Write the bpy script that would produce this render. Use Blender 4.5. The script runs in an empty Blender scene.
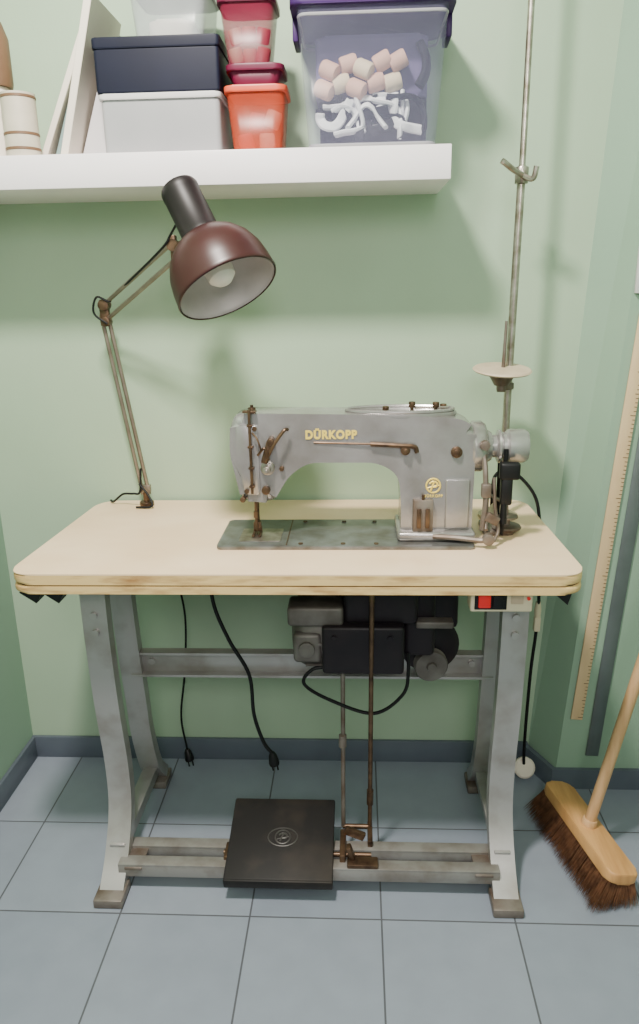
import bpy, bmesh, math, random
from mathutils import Vector, Matrix
random.seed(7)
scene = bpy.context.scene
COL = scene.collection

# ------------------------------------------------------------------ materials
def lin(c):
    return tuple(((v/255)/12.92 if v/255 <= 0.04045 else ((v/255+0.055)/1.055)**2.4) for v in c)

def mat(name, rgb, rough=0.5, metal=0.0, rgb2=None, scale=20.0, amt=0.5, bump=0.0, alpha=1.0,
        stretch=(1, 1, 1), spec=0.5, detail=6, emis=0.0, lo=0.35, hi=0.7, bscale=None):
    m = bpy.data.materials.new(name); m.use_nodes = True
    nt = m.node_tree; b = nt.nodes['Principled BSDF']
    b.inputs['Roughness'].default_value = rough
    b.inputs['Metallic'].default_value = metal
    b.inputs['Specular IOR Level'].default_value = spec
    b.inputs['Alpha'].default_value = alpha
    c1 = (*lin(rgb), 1)
    b.inputs['Base Color'].default_value = c1
    tc = nt.nodes.new('ShaderNodeTexCoord'); mp = nt.nodes.new('ShaderNodeMapping')
    mp.inputs['Scale'].default_value = stretch
    nt.links.new(tc.outputs['Object'], mp.inputs['Vector'])
    n = nt.nodes.new('ShaderNodeTexNoise'); n.inputs['Scale'].default_value = scale
    n.inputs['Detail'].default_value = detail
    nt.links.new(mp.outputs[0], n.inputs['Vector'])
    if rgb2 is None:
        rgb2 = tuple(v*0.85 for v in rgb)
    r = nt.nodes.new('ShaderNodeValToRGB')
    r.color_ramp.elements[0].position = lo; r.color_ramp.elements[1].position = hi
    c2 = lin(rgb2)
    mixc = tuple(c1[i]*(1-amt)+c2[i]*amt for i in range(3))
    r.color_ramp.elements[0].color = c1
    r.color_ramp.elements[1].color = (*mixc, 1)
    nt.links.new(n.outputs['Fac'], r.inputs['Fac'])
    nt.links.new(r.outputs[0], b.inputs['Base Color'])
    if bump:
        bn = nt.nodes.new('ShaderNodeBump'); bn.inputs['Strength'].default_value = bump
        bn.inputs['Distance'].default_value = 0.002
        if bscale:
            n2 = nt.nodes.new('ShaderNodeTexNoise'); n2.inputs['Scale'].default_value = bscale
            nt.links.new(tc.outputs['Object'], n2.inputs['Vector'])
            nt.links.new(n2.outputs['Fac'], bn.inputs['Height'])
        else:
            nt.links.new(n.outputs['Fac'], bn.inputs['Height'])
        nt.links.new(bn.outputs[0], b.inputs['Normal'])
    if emis:
        b.inputs['Emission Color'].default_value = c1
        b.inputs['Emission Strength'].default_value = emis
    return m

M = {}
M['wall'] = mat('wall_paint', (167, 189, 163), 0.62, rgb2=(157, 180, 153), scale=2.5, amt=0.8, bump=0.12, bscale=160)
M['wall_side'] = mat('wall_side_shaded_green', (142, 170, 148), 0.7, rgb2=(133, 162, 140), scale=2.5, amt=0.8, bump=0.12, bscale=160)  # side-wall shade put into the colour: darker copy of the wall green
M['wall_pier'] = mat('wall_pier_shaded_green', (142, 170, 148), 0.7, rgb2=(133, 162, 140), scale=2.5, amt=0.8, bump=0.12, bscale=160)  # shade on the pier strip painted in as a darker green
M['ceil'] = mat('ceiling_paint', (225, 226, 220), 0.8)
M['base'] = mat('baseboard_tile', (94, 102, 113), 0.4, rgb2=(82, 90, 101), scale=12)
M['shelf'] = mat('shelf_laminate', (242, 235, 238), 0.35, rgb2=(232, 225, 229), scale=4)
M['lam'] = mat('table_laminate', (242, 214, 180), 0.40, rgb2=(226, 192, 152), scale=5, amt=0.7, stretch=(1, 1.5, 1), detail=9)
M['ply'] = mat('plywood_edge', (226, 192, 132), 0.55, rgb2=(150, 104, 60), scale=11, amt=0.9, stretch=(1, 1, 6), lo=0.48, hi=0.75, detail=10)
M['plyd'] = mat('plywood_dark_ply', (84, 56, 32), 0.7)
M['leg'] = mat('painted_steel', (172, 169, 168), 0.38, 0.5, rgb2=(132, 122, 112), scale=11, amt=0.8, bump=0.05, lo=0.48, hi=0.78)
M['rail'] = mat('scuffed_steel_rail', (160, 156, 152), 0.40, 0.5, rgb2=(110, 96, 84), scale=14, amt=0.9, bump=0.05, lo=0.42, hi=0.75)
M['rust'] = mat('worn_rusty_steel', (138, 130, 123), 0.45, 0.5, rgb2=(92, 70, 54), scale=16, amt=1.0, bump=0.1)
M['mach'] = mat('hammered_grey_enamel', (178, 175, 175), 0.25, 0.65, rgb2=(142, 136, 131), scale=14, amt=0.8, bump=0.08, bscale=180, detail=10)
M['bed'] = mat('machine_bed_steel', (130, 132, 134), 0.30, 0.65, rgb2=(94, 89, 82), scale=25, amt=0.9)
M['chrome'] = mat('worn_nickel', (192, 184, 175), 0.28, 0.85, rgb2=(122, 104, 86), scale=40, amt=0.8)
M['brown'] = mat('oily_brown_metal', (112, 88, 68), 0.38, 0.7, rgb2=(62, 46, 36), scale=40, amt=0.9)
M['gold'] = mat('gold_transfer', (242, 212, 100), 0.4, 0.1)
M['black'] = mat('black_plastic', (20, 20, 22), 0.45, spec=0.3)
M['rubber'] = mat('black_cable_rubber', (14, 14, 16), 0.5, spec=0.3)
M['pad'] = mat('black_cast_iron', (34, 32, 32), 0.55, 0.1, rgb2=(62, 54, 48), scale=12, amt=0.8, bump=0.2, spec=0.25, lo=0.45, hi=0.8)
M['padl'] = mat('rubbed_cast_iron', (74, 71, 69), 0.45, 0.3)
M['motor'] = mat('dull_grey_casting', (112, 107, 103), 0.5, 0.3, rgb2=(66, 58, 53), scale=14, amt=0.95)
M['motord'] = mat('dark_motor_enamel', (26, 22, 28), 0.45, 0.1, rgb2=(44, 36, 38), scale=16, spec=0.3)
M['lampsh'] = mat('maroon_enamel', (56, 26, 25), 0.36, 0.0, rgb2=(40, 20, 20), scale=8, spec=0.4)
M['lampin'] = mat('aluminium_lining', (206, 198, 199), 0.45, 0.25)
M['lampneck'] = mat('black_lamp_neck', (24, 17, 20), 0.45, spec=0.35)
M['bulb'] = mat('opal_bulb_glass', (240, 236, 232), 0.3)
M['armm'] = mat('lamp_arm_steel', (146, 134, 122), 0.35, 0.7, rgb2=(98, 84, 70), scale=30)
M['cream'] = mat('cream_plastic', (226, 212, 182), 0.45)
M['creamd'] = mat('aged_cream_plate', (200, 182, 158), 0.5, rgb2=(162, 140, 114), scale=20)
M['red'] = mat('red_button', (205, 30, 28), 0.4, emis=0.3)
M['wood'] = mat('pale_wood', (220, 168, 108), 0.5, rgb2=(190, 138, 84), scale=6, amt=0.9, stretch=(10, 1, 1))
M['woodh'] = mat('broom_handle_wood', (220, 178, 132), 0.5, rgb2=(192, 150, 104), scale=8, amt=0.9, stretch=(8, 8, 1))
M['bris'] = mat('brown_bristle', (124, 86, 62), 0.8, rgb2=(80, 54, 40), scale=60, amt=1.0, spec=0.2)
M['rulerw'] = mat('ruler_wood', (214, 186, 146), 0.5, rgb2=(198, 168, 126), scale=10, stretch=(6, 6, 1))
M['ink'] = mat('ruler_ink', (84, 62, 46), 0.6)
M['steelr'] = mat('dull_steel_strip', (112, 121, 122), 0.4, 0.5)
M['navy'] = mat('navy_cardboard', (13, 15, 34), 0.55, rgb2=(19, 22, 46), scale=8, spec=0.25)
M['white'] = mat('white_card', (202, 199, 199), 0.5, rgb2=(184, 181, 185), scale=6)
M['paper'] = mat('paper_white', (228, 217, 203), 0.6, rgb2=(208, 196, 183), scale=5)
M['teal'] = mat('pale_teal_board', (128, 152, 150), 0.5)
M['greybox'] = mat('grey_translucent_plastic', (158, 157, 160), 0.4, rgb2=(140, 139, 144), scale=5)
M['clear'] = mat('clear_polypropylene', (205, 210, 214), 0.25, alpha=0.28)
M['clearb'] = mat('clear_violet_plastic', (156, 156, 186), 0.22, alpha=0.12)
M['purple'] = mat('purple_lid', (60, 30, 88), 0.45, spec=0.3)
M['mag'] = mat('magenta_lid', (98, 20, 52), 0.4, spec=0.3)
M['pink'] = mat('translucent_pink', (150, 46, 74), 0.3, alpha=0.34)
M['orange'] = mat('translucent_orange', (200, 76, 48), 0.3, alpha=0.36)
M['orangel'] = mat('red_orange_rim', (212, 78, 46), 0.4)
M['sp1'] = mat('thread_pale_pink', (212, 166, 146), 0.7, bump=0.2)
M['sp2'] = mat('thread_rose', (182, 86, 80), 0.7, bump=0.2)
M['sp3'] = mat('thread_cream', (220, 200, 170), 0.7, bump=0.2)
M['fabw'] = mat('white_cotton_tape', (230, 231, 236), 0.8)
M['fabb'] = mat('black_cotton_tape', (16, 16, 22), 0.8, spec=0.2)
M['fabp'] = mat('violet_felt', (92, 82, 124), 0.8)
M['tin'] = mat('ivory_card_tube', (204, 193, 176), 0.5)
M['tinb'] = mat('brown_band', (116, 86, 64), 0.5)

def floor_mat():
    m = bpy.data.materials.new('blue_grey_floor_tile'); m.use_nodes = True
    nt = m.node_tree; b = nt.nodes['Principled BSDF']
    tc = nt.nodes.new('ShaderNodeTexCoord'); mp = nt.nodes.new('ShaderNodeMapping')
    T = 0.2875
    mp.inputs['Location'].default_value = (-0.0505+10*T, -1.305+10*T, 0)
    nt.links.new(tc.outputs['Object'], mp.inputs['Vector'])
    br = nt.nodes.new('ShaderNodeTexBrick')
    br.offset = 0; br.squash = 1
    br.inputs['Scale'].default_value = 1
    br.inputs['Brick Width'].default_value = T
    br.inputs['Row Height'].default_value = T
    br.inputs['Mortar Size'].default_value = 0.0022
    br.inputs['Mortar Smooth'].default_value = 0.3
    br.inputs['Color1'].default_value = (*lin((135, 143, 157)), 1)
    br.inputs['Color2'].default_value = (*lin((141, 149, 162)), 1)
    br.inputs['Mortar'].default_value = (*lin((88, 90, 96)), 1)
    nt.links.new(mp.outputs[0], br.inputs['Vector'])
    n = nt.nodes.new('ShaderNodeTexNoise'); n.inputs['Scale'].default_value = 14; n.inputs['Detail'].default_value = 8
    nt.links.new(tc.outputs['Object'], n.inputs['Vector'])
    mx = nt.nodes.new('ShaderNodeMix'); mx.data_type = 'RGBA'; mx.blend_type = 'MULTIPLY'
    mx.inputs[0].default_value = 0.35
    r = nt.nodes.new('ShaderNodeValToRGB')
    r.color_ramp.elements[0].position = 0.3; r.color_ramp.elements[0].color = (0.75, 0.75, 0.75, 1)
    r.color_ramp.elements[1].position = 0.7
    nt.links.new(n.outputs['Fac'], r.inputs[0])
    nt.links.new(br.outputs['Color'], mx.inputs[6]); nt.links.new(r.outputs[0], mx.inputs[7])
    nt.links.new(mx.outputs[2], b.inputs['Base Color'])
    b.inputs['Roughness'].default_value = 0.38
    bn = nt.nodes.new('ShaderNodeBump'); bn.inputs['Strength'].default_value = 0.5; bn.inputs['Distance'].default_value = 0.002
    inv = nt.nodes.new('ShaderNodeMath'); inv.operation = 'SUBTRACT'; inv.inputs[0].default_value = 1
    nt.links.new(br.outputs['Fac'], inv.inputs[1]); nt.links.new(inv.outputs[0], bn.inputs['Height'])
    nt.links.new(bn.outputs[0], b.inputs['Normal'])
    return m
M['floor'] = floor_mat()

# ------------------------------------------------------------------ mesh helpers
def rotfrom(axis):
    return Vector(axis).normalized().to_track_quat('Z', 'Y').to_matrix().to_4x4()

def box(bm, c, s, rot=None, bev=0.0, seg=2):
    m = Matrix.Translation(c)
    if rot is not None: m = m @ rot
    m = m @ Matrix.Diagonal((*s, 1))
    r = bmesh.ops.create_cube(bm, size=1, matrix=m)
    if bev:
        es = list({e for v in r['verts'] for e in v.link_edges})
        bmesh.ops.bevel(bm, geom=es, offset=bev, segments=seg, affect='EDGES', profile=0.5)

def bx(bm, x0, x1, y0, y1, z0, z1, bev=0.0, seg=2):
    box(bm, ((x0+x1)/2, (y0+y1)/2, (z0+z1)/2), (abs(x1-x0), abs(y1-y0), abs(z1-z0)), None, bev, seg)

def lathe(bm, prof, o, axis, seg=28, sx=1.0, sy=1.0):
    R = rotfrom(axis); o = Vector(o); rings = []
    for r, h in prof:
        if r < 1e-6:
            rings.append([bm.verts.new(o + (R @ Vector((0, 0, h))))])
        else:
            rings.append([bm.verts.new(o + (R @ Vector((r*sx*math.cos(2*math.pi*i/seg), r*sy*math.sin(2*math.pi*i/seg), h)))) for i in range(seg)])
    for a, b in zip(rings, rings[1:]):
        for i in range(seg):
            j = (i+1) % seg
            if len(a) == 1 and len(b) == 1: continue
            if len(a) == 1: bm.faces.new((a[0], b[i], b[j]))
            elif len(b) == 1: bm.faces.new((a[i], a[j], b[0]))
            else: bm.faces.new((a[i], a[j], b[j], b[i]))

def cyl(bm, p0, p1, r0, r1=None, seg=20, bev=0.0):
    if r1 is None: r1 = r0
    p0 = Vector(p0); p1 = Vector(p1); L = (p1-p0).length
    b = min(bev, L/3, r0*0.6)
    if b > 0:
        prof = [(0, 0), (r0-b, 0), (r0-b*0.3, b*0.3), (r0, b), (r1, L-b), (r1-b*0.3, L-b*0.3), (r1-b, L), (0, L)]
    else:
        prof = [(0, 0), (r0, 0), (r1, L), (0, L)]
    lathe(bm, prof, p0, p1-p0, seg)

def spline(pts, n=8):
    P = [Vector(p) for p in pts]
    if len(P) < 3: return P
    P = [P[0]*2-P[1]] + P + [P[-1]*2-P[-2]]
    out = []
    for i in range(1, len(P)-2):
        a, b, c, d = P[i-1], P[i], P[i+1], P[i+2]
        for k in range(n):
            t = k/n
            out.append(0.5*((2*b)+(-a+c)*t+(2*a-5*b+4*c-d)*t*t+(-a+3*b-3*c+d)*t**3))
    out.append(P[-2]); return out

def tube(bm, pts, r, seg=8, n=8, smooth=True, flat=1.0):
    P = spline(pts, n) if smooth else [Vector(p) for p in pts]
    ref = Vector((0.13, 0.2, 1)).normalized(); rings = []
    prev = None
    for i, p in enumerate(P):
        t = (P[min(i+1, len(P)-1)]-P[max(i-1, 0)]).normalized()
        if prev is None:
            u = t.cross(ref)
            if u.length < 0.1: u = t.cross(Vector((1, 0, 0)))
            u.normalize()
        else:
            u = (prev - t*prev.dot(t)).normalized()
        prev = u; w = t.cross(u)
        rings.append([bm.verts.new(p+u*math.cos(2*math.pi*k/seg)*r+w*math.sin(2*math.pi*k/seg)*r*flat) for k in range(seg)])
    for a, b in zip(rings, rings[1:]):
        for k in range(seg):
            bm.faces.new((a[k], a[(k+1) % seg], b[(k+1) % seg], b[k]))
    bm.faces.new(list(reversed(rings[0]))); bm.faces.new(rings[-1])

def prism(bm, poly, conv, a, b, bev=0.0, seg=3, ang=20):
    v0 = [bm.verts.new(conv(u, v, a)) for u, v in poly]
    v1 = [bm.verts.new(conv(u, v, b)) for u, v in poly]
    f0 = bm.faces.new(v0); f1 = bm.faces.new(list(reversed(v1)))
    n = len(poly)
    for i in range(n):
        j = (i+1) % n
        bm.faces.new((v0[j], v0[i], v1[i], v1[j]))
    if bev:
        es = list(f0.edges)+list(f1.edges)
        bmesh.ops.bevel(bm, geom=es, offset=bev, segments=seg, affect='EDGES', profile=0.5)

XZ = lambda u, v, w: Vector((u, w, v))
YZ = lambda u, v, w: Vector((w, u, v))
XY = lambda u, v, w: Vector((u, v, w))

def roundpoly(pts, rad, n=5):
    out = []; N = len(pts)
    for i in range(N):
        p = Vector(pts[i][:2]); r = pts[i][2] if len(pts[i]) > 2 else rad
        a = Vector(pts[i-1][:2]); b = Vector(pts[(i+1) % N][:2])
        d1 = (a-p); d2 = (b-p); r1 = min(r, d1.length*0.49, d2.length*0.49)
        if r1 < 1e-5: out.append(tuple(p)); continue
        s = p+d1.normalized()*r1; e = p+d2.normalized()*r1
        for k in range(n+1):
            t = k/n
            q = s*(1-t)**2+p*2*t*(1-t)+e*t*t
            out.append((q.x, q.y))
    return out

def rbox(bm, x0, x1, y0, y1, z0, z1, rad, bev=0.0, taper=0.0):
    poly = roundpoly([(x0, y0), (x1, y0), (x1, y1), (x0, y1)], rad)
    prism(bm, poly, XY, z0, z1, bev)

def chan(bm, path, x, w, d, t):
    P = [Vector((0, p.y, p.z)) for p in spline([(0, a, b) for a, b in path], 6)]
    sec = [(-w, 0), (w, 0), (w, d), (w-t, d), (w-t, t), (-w+t, t), (-w+t, d), (-w, d)]
    rings = []
    for i, p in enumerate(P):
        tg = (P[min(i+1, len(P)-1)]-P[max(i-1, 0)]).normalized()
        nrm = Vector((0, -tg.z, tg.y))
        if nrm.y < 0: nrm = -nrm
        rings.append([bm.verts.new(Vector((x+sx, 0, 0))+p+nrm*sn) for sx, sn in sec])
    n = len(sec)
    for a, b in zip(rings, rings[1:]):
        for k in range(n): bm.faces.new((a[k], a[(k+1) % n], b[(k+1) % n], b[k]))
    bm.faces.new(list(reversed(rings[0]))); bm.faces.new(rings[-1])

WORLD = {}
def fin(name, bm, m, parent=None, label=None, cat=None, kind=None, group=None, ang=38, origin=None, solid=None):
    bmesh.ops.recalc_face_normals(bm, faces=bm.faces)
    for f in bm.faces: f.smooth = True
    for e in bm.edges:
        if len(e.link_faces) == 2 and e.calc_face_angle(0) > math.radians(ang): e.smooth = False
    if parent is not None: base = WORLD[parent.name]
    elif origin is not None: base = Vector(origin)
    else:
        xs = [v.co.x for v in bm.verts]; ys = [v.co.y for v in bm.verts]; zs = [v.co.z for v in bm.verts]
        base = Vector(((min(xs)+max(xs))/2, (min(ys)+max(ys))/2, min(zs)))
    bmesh.ops.translate(bm, verts=bm.verts, vec=-base)
    me = bpy.data.meshes.new(name); bm.to_mesh(me); bm.free()
    me.materials.append(M[m] if isinstance(m, str) else m)
    o = bpy.data.objects.new(name, me); COL.objects.link(o)
    if parent is not None: o.parent = parent
    else: o.location = base
    WORLD[o.name] = base
    if solid:
        s = o.modifiers.new('solid', 'SOLIDIFY'); s.thickness = solid; s.offset = 0
    if label: o['label'] = label
    if cat: o['category'] = cat
    if kind: o['kind'] = kind
    if group: o['group'] = group
    return o

def thing(name, loc, label, cat, group=None):
    e = bpy.data.objects.new(name, None); e.empty_display_size = 0.05
    e.location = loc; COL.objects.link(e); WORLD[e.name] = Vector(loc)
    e['label'] = label; e['category'] = cat
    if group: e['group'] = group
    return e

NB = bmesh.new

# ------------------------------------------------------------------ room shell
XL, YB, YP, XR, ZC, YF = -0.955, 1.88, 1.77, 0.80, 2.60, -1.6
def cx(z): return 0.482+0.048*z       # back corner (the old wall is not plumb)
def px_(z): return 0.532+0.062*z      # edge of the projecting pier
bm = NB(); bx(bm, XL-0.1, XR+0.1, YF, YB+0.1, -0.05, 0)
fin('floor', bm, 'floor', kind='structure', origin=(0, 0, 0))
bm = NB(); prism(bm, [(XL-0.05, 0), (cx(0), 0), (cx(ZC), ZC), (XL-0.05, ZC)], XZ, YB, YB+0.1)
fin('wall_back', bm, 'wall', kind='structure', origin=(0, YB, 0))
bm = NB(); bx(bm, XL-0.1, XL, YF, YB+0.1, 0, ZC)
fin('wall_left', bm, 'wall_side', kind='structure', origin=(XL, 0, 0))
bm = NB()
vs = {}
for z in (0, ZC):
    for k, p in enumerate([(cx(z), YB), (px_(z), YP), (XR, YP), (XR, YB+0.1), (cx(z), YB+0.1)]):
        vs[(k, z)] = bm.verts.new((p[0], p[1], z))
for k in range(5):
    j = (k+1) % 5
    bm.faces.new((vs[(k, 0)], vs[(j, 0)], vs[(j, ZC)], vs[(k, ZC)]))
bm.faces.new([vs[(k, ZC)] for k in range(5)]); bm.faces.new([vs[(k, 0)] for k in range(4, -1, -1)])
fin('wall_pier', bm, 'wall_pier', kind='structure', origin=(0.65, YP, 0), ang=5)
bm = NB(); bx(bm, XR, XR+0.1, YF, YB+0.1, 0, ZC)
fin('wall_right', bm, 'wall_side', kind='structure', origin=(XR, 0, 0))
bm = NB(); bx(bm, XL-0.1, XR+0.1, YF, YB+0.1, ZC, ZC+0.05)
fin('ceiling', bm, 'ceil', kind='structure', origin=(0, 0, ZC))
bm = NB(); bx(bm, XL, cx(0), YB-0.011, YB, 0, 0.068, 0.002)
fin('baseboard_back', bm, 'base', kind='structure')
bm = NB(); bx(bm, XL, XL+0.011, YF, YB-0.011, 0, 0.068, 0.002)
fin('baseboard_left', bm, 'base', kind='structure')
bm = NB(); prism(bm, [(cx(0)-0.011, YB-0.011), (px_(0)-0.009, YP-0.011), (XR, YP-0.011), (XR, YP), (px_(0), YP), (cx(0), YB-0.001)], XY, 0, 0.060)
fin('baseboard_pier', bm, 'base', kind='structure')

# ------------------------------------------------------------------ sewing table
TX0, TX1, TY0, TY1, TZ = -0.693, 0.438, 1.343, 1.868, 0.787
tb = thing('sewing_table', (-0.12, 1.6, 0), 'industrial sewing table with cream laminate top on grey steel legs', 'table')
out = roundpoly([(TX0, TY0, 0.055), (TX1, TY0, 0.055), (TX1-0.014, TY1, 0.06), (TX0+0.022, TY1, 0.06)], 0.05, 8)
bm = NB(); prism(bm, out, XY, TZ-0.003, TZ, 0.001, 1)
top = fin('tabletop', bm, 'lam', tb, label='cream laminate tabletop with rounded corners')
def shrink(poly, d):
    c = Vector(((TX0+TX1)/2, (TY0+TY1)/2)); W = (TX1-TX0)/2; H = (TY1-TY0)/2
    return [(c.x+(p[0]-c.x)*(1-d/W), c.y+(p[1]-c.y)*(1-d/H)) for p in poly]
bm = NB(); prism(bm, out, XY, TZ-0.023, TZ-0.003, 0.005, 3)
fin('plywood_edge', bm, 'ply', top, label='worn yellowed plywood edge')
bm = NB(); prism(bm, out, XY, TZ-0.042, TZ-0.0262, 0.005, 3)
fin('plywood_edge', bm, 'ply', top, label='worn yellowed plywood edge')
bm = NB(); prism(bm, shrink(out, 0.004), XY, TZ-0.030, TZ-0.019)
fin('dark_ply_line', bm, 'plyd', top)
LX = (-0.556, 0.325)
for i, lx in enumerate(LX):
    bm = NB(); chan(bm, [(1.43, 0.742), (1.43, 0.6), (1.443, 0.42), (1.462, 0.27), (1.455, 0.16), (1.405, 0.075), (1.345, 0.02)], lx, 0.027, 0.03, 0.004)
    for z in (0.66, 0.62): cyl(bm, (lx, 1.43, z), (lx, 1.422, z), 0.008, seg=12)
    lg = fin('leg', bm, 'leg', tb)
    bm = NB(); bx(bm, lx-0.033, lx+0.033, 1.315, 1.385, 0.0, 0.022, 0.004)
    fin('foot', bm, 'rust', lg)
    bm = NB(); chan(bm, [(1.60, 0.742), (1.61, 0.55), (1.64, 0.33), (1.655, 0.22), (1.70, 0.09), (1.76, 0.02)], lx, 0.026, 0.03, 0.004)
    lg = fin('leg', bm, 'leg', tb)
    bm = NB(); bx(bm, lx-0.03, lx+0.03, 1.73, 1.80, 0.0, 0.022, 0.004)
    fin('foot', bm, 'rust', lg)
    bm = NB(); bx(bm, lx-0.012, lx+0.012, 1.42, 1.73, 0.045, 0.085, 0.003)
    box(bm, (lx, 1.56, 0.088), (0.036, 0.30, 0.006), None, 0.002)
    fin('side_rail', bm, 'leg', tb)
    bm = NB(); bx(bm, lx-0.03, lx+0.03, 1.40, 1.66, 0.735, 0.7445, 0.002)
    fin('top_bracket', bm, 'rust', tb)
bm = NB(); bx(bm, LX[0], LX[1], 1.645, 1.655, 0.405, 0.47, 0.003); bx(bm, LX[0], LX[1], 1.625, 1.645, 0.464, 0.47); bx(bm, LX[0], LX[1], 1.625, 1.645, 0.405, 0.411)
for x in (LX[0]+0.05, LX[1]-0.05): cyl(bm, (x, 1.645, 0.44), (x, 1.637, 0.44), 0.008, seg=8)
fin('crossbar', bm, 'leg', tb)
for y in (1.375, 1.435):
    bm = NB()
    bx(bm, LX[0]+0.01, LX[1]-0.01, y, y+0.03, 0.062, 0.068, 0.001)
    bx(bm, LX[0]+0.01, LX[1]-0.01, y, y+0.005, 0.035, 0.064, 0.001)
    fin('foot_rail', bm, 'rail', tb)
for x in (LX[0]+0.045, LX[1]-0.045):
    bm = NB(); bx(bm, x-0.02, x+0.02, 1.372, 1.468, 0.054, 0.0615, 0.002)
    fin('rail_bracket', bm, 'rust', tb)
for x0, x1 in ((-0.672, -0.626), (-0.626, -0.581), (0.378, 0.410)):
    bm = NB(); prism(bm, [(x0, 0.745), (x1, 0.745), ((x0+x1)/2+0.010, 0.722)], XZ, 1.350, 1.39)
    fin('corner_wedge', bm, 'black', tb)
bm = NB(); rbox(bm, -0.30, 0.20, 1.46, 1.70, 0.715, 0.7445, 0.02, 0.004)
fin('drip_pan', bm, 'motord', tb)

# ------------------------------------------------------------------ sewing machine
sm = thing('sewing_machine', (0.0, 1.58, TZ), 'old grey flatbed industrial sewing machine on the cream tabletop', 'sewing machine')
BZ = TZ+0.008
bm = NB(); rbox(bm, -0.298, 0.245, 1.483, 1.672, TZ+0.0005, BZ, 0.010, 0.0025)
bed = fin('bed', bm, 'bed', sm, label='dark steel bed plate')
bm = NB(); rbox(bm, -0.255, -0.165, 1.515, 1.60, BZ, BZ+0.0015, 0.004)
fin('throat_plate', bm, 'chrome', bed)
for x in (-0.12, -0.03, 0.04):
    for y in (1.50, 1.655):
        bm = NB(); cyl(bm, (x, y, BZ), (x, y, BZ+0.0018), 0.005, seg=12); fin('screw', bm, 'brown', bed)
bm = NB(); bx(bm, -0.151, -0.1485, 1.492, 1.668, BZ, BZ+0.001)
fin('slide_plate_seam', bm, 'brown', bed)
o = [(-0.262, 1.068, 0.03), (-0.268, 0.985, 0.02), (-0.247, 0.880, 0.014), (-0.180, 0.875, 0.014), (-0.163, 0.903, 0.02), (-0.145, 0.933, 0.03),
     (-0.105, 0.963, 0.05), (0.045, 0.962, 0.06), (0.088, 0.935, 0.04), (0.094, 0.86, 0.03), (0.092, 0.796, 0.004), (0.243, 0.796, 0.004), (0.246, 1.034, 0.03),
     (0.212, 1.054, 0.03), (0.0, 1.064, 0.03)]
bm = NB(); prism(bm, roundpoly(o, 0.02, 6), XZ, 1.535, 1.628, 0.020, 6)
body = fin('body', bm, 'mach', sm, ang=50)
bm = NB(); bx(bm, 0.085, 0.250, 1.512, 1.652, BZ, BZ+0.020, 0.007, 3)
fin('column_base', bm, 'mach', body)
bm = NB(); rbox(bm, 0.186, 0.236, 1.529, 1.537, 0.82, 0.925, 0.004, 0.002)
fin('column_cover', bm, 'mach', body)
bm = NB(); prism(bm, roundpoly([(-0.252, 1.045, .01), (-0.254, 0.985, .01), (-0.239, 0.895, .01), (-0.206, 0.893, .01), (-0.206, 1.045, .01)], .01, 4), XZ, 1.530, 1.537, 0.002, 2)
fin('face_plate', bm, 'mach', body)
for p in ((-0.212, 1.037), (-0.234, 0.903)):
    bm = NB(); cyl(bm, (p[0], 1.533, p[1]), (p[0], 1.526, p[1]), 0.005, seg=12); fin('screw', bm, 'brown', body)
bm = NB(); lathe(bm, [(0, 0), (0.118, 0), (0.120, 0.004), (0.118, 0.009), (0.105, 0.010), (0.100, 0.006), (0, 0.006)], (0.09, 1.582, 1.054), (0, 0, 1), 48, 1.0, 0.40)
cv = fin('top_cover', bm, 'mach', body)
bm = NB(); tube(bm, [(0.09+0.112*math.cos(a*math.pi/12), 1.582+0.044*math.sin(a*math.pi/12), 1.0665) for a in range(25)], 0.004, 8, 3)
fin('cover_rim', bm, 'mach', cv)
for x, y, h in ((0.06, 1.565, 0.016), (0.115, 1.57, 0.024), (0.165, 1.575, 0.022), (0.182, 1.59, 0.016)):
    bm = NB(); cyl(bm, (x, y, 1.058), (x, y, 1.058+h), 0.004, seg=10); cyl(bm, (x, y, 1.058+h*0.6), (x, y, 1.060+h), 0.007, seg=12, bev=0.001)
    fin('thread_post', bm, 'brown', cv)
bm = NB(); bx(bm, 0.12, 0.19, 1.572, 1.578, 1.068, 1.073, 0.001)
fin('thread_guide', bm, 'chrome', cv)
bm = NB(); cyl(bm, (-0.219, 1.552, 0.812), (-0.219, 1.552, 1.083), 0.0035, seg=12); cyl(bm, (-0.219, 1.552, 1.066), (-0.219, 1.552, 1.078), 0.008, seg=14, bev=0.001)
cyl(bm, (-0.219, 1.552, 0.838), (-0.219, 1.552, 0.852), 0.006, seg=12); cyl(bm, (-0.219, 1.552, BZ+0.004), (-0.219, 1.552, 0.815), 0.0012, seg=8)
fin('needle_bar', bm, 'brown', sm)
bm = NB(); cyl(bm, (-0.219, 1.575, 0.815), (-0.219, 1.575, 0.885), 0.004, seg=12); box(bm, (-0.219, 1.565, 0.818), (0.016, 0.018, 0.014), None, 0.002)
box(bm, (-0.226, 1.553, BZ+0.005), (0.006, 0.034, 0.004), None, 0.001); box(bm, (-0.212, 1.553, BZ+0.005), (0.006, 0.034, 0.004), None, 0.001)
box(bm, (-0.219, 1.570, BZ+0.012), (0.018, 0.010, 0.014), None, 0.002)
fin('presser_foot', bm, 'brown', sm)
bm = NB(); cyl(bm, (-0.221, 1.520, 0.90), (-0.221, 1.520, 1.078), 0.003, seg=10)
for z in (1.045, 1.0, 0.955, 0.915): box(bm, (-0.221, 1.524, z), (0.012, 0.014, 0.005), None, 0.0015)
box(bm, (-0.221, 1.53, 1.073), (0.028, 0.02, 0.004), None, 0.001)
tube(bm, [(-0.216, 1.520, 1.03), (-0.205, 1.508, 1.02), (-0.198, 1.504, 0.998), (-0.205, 1.508, 0.985)], 0.0018, 6)
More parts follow.
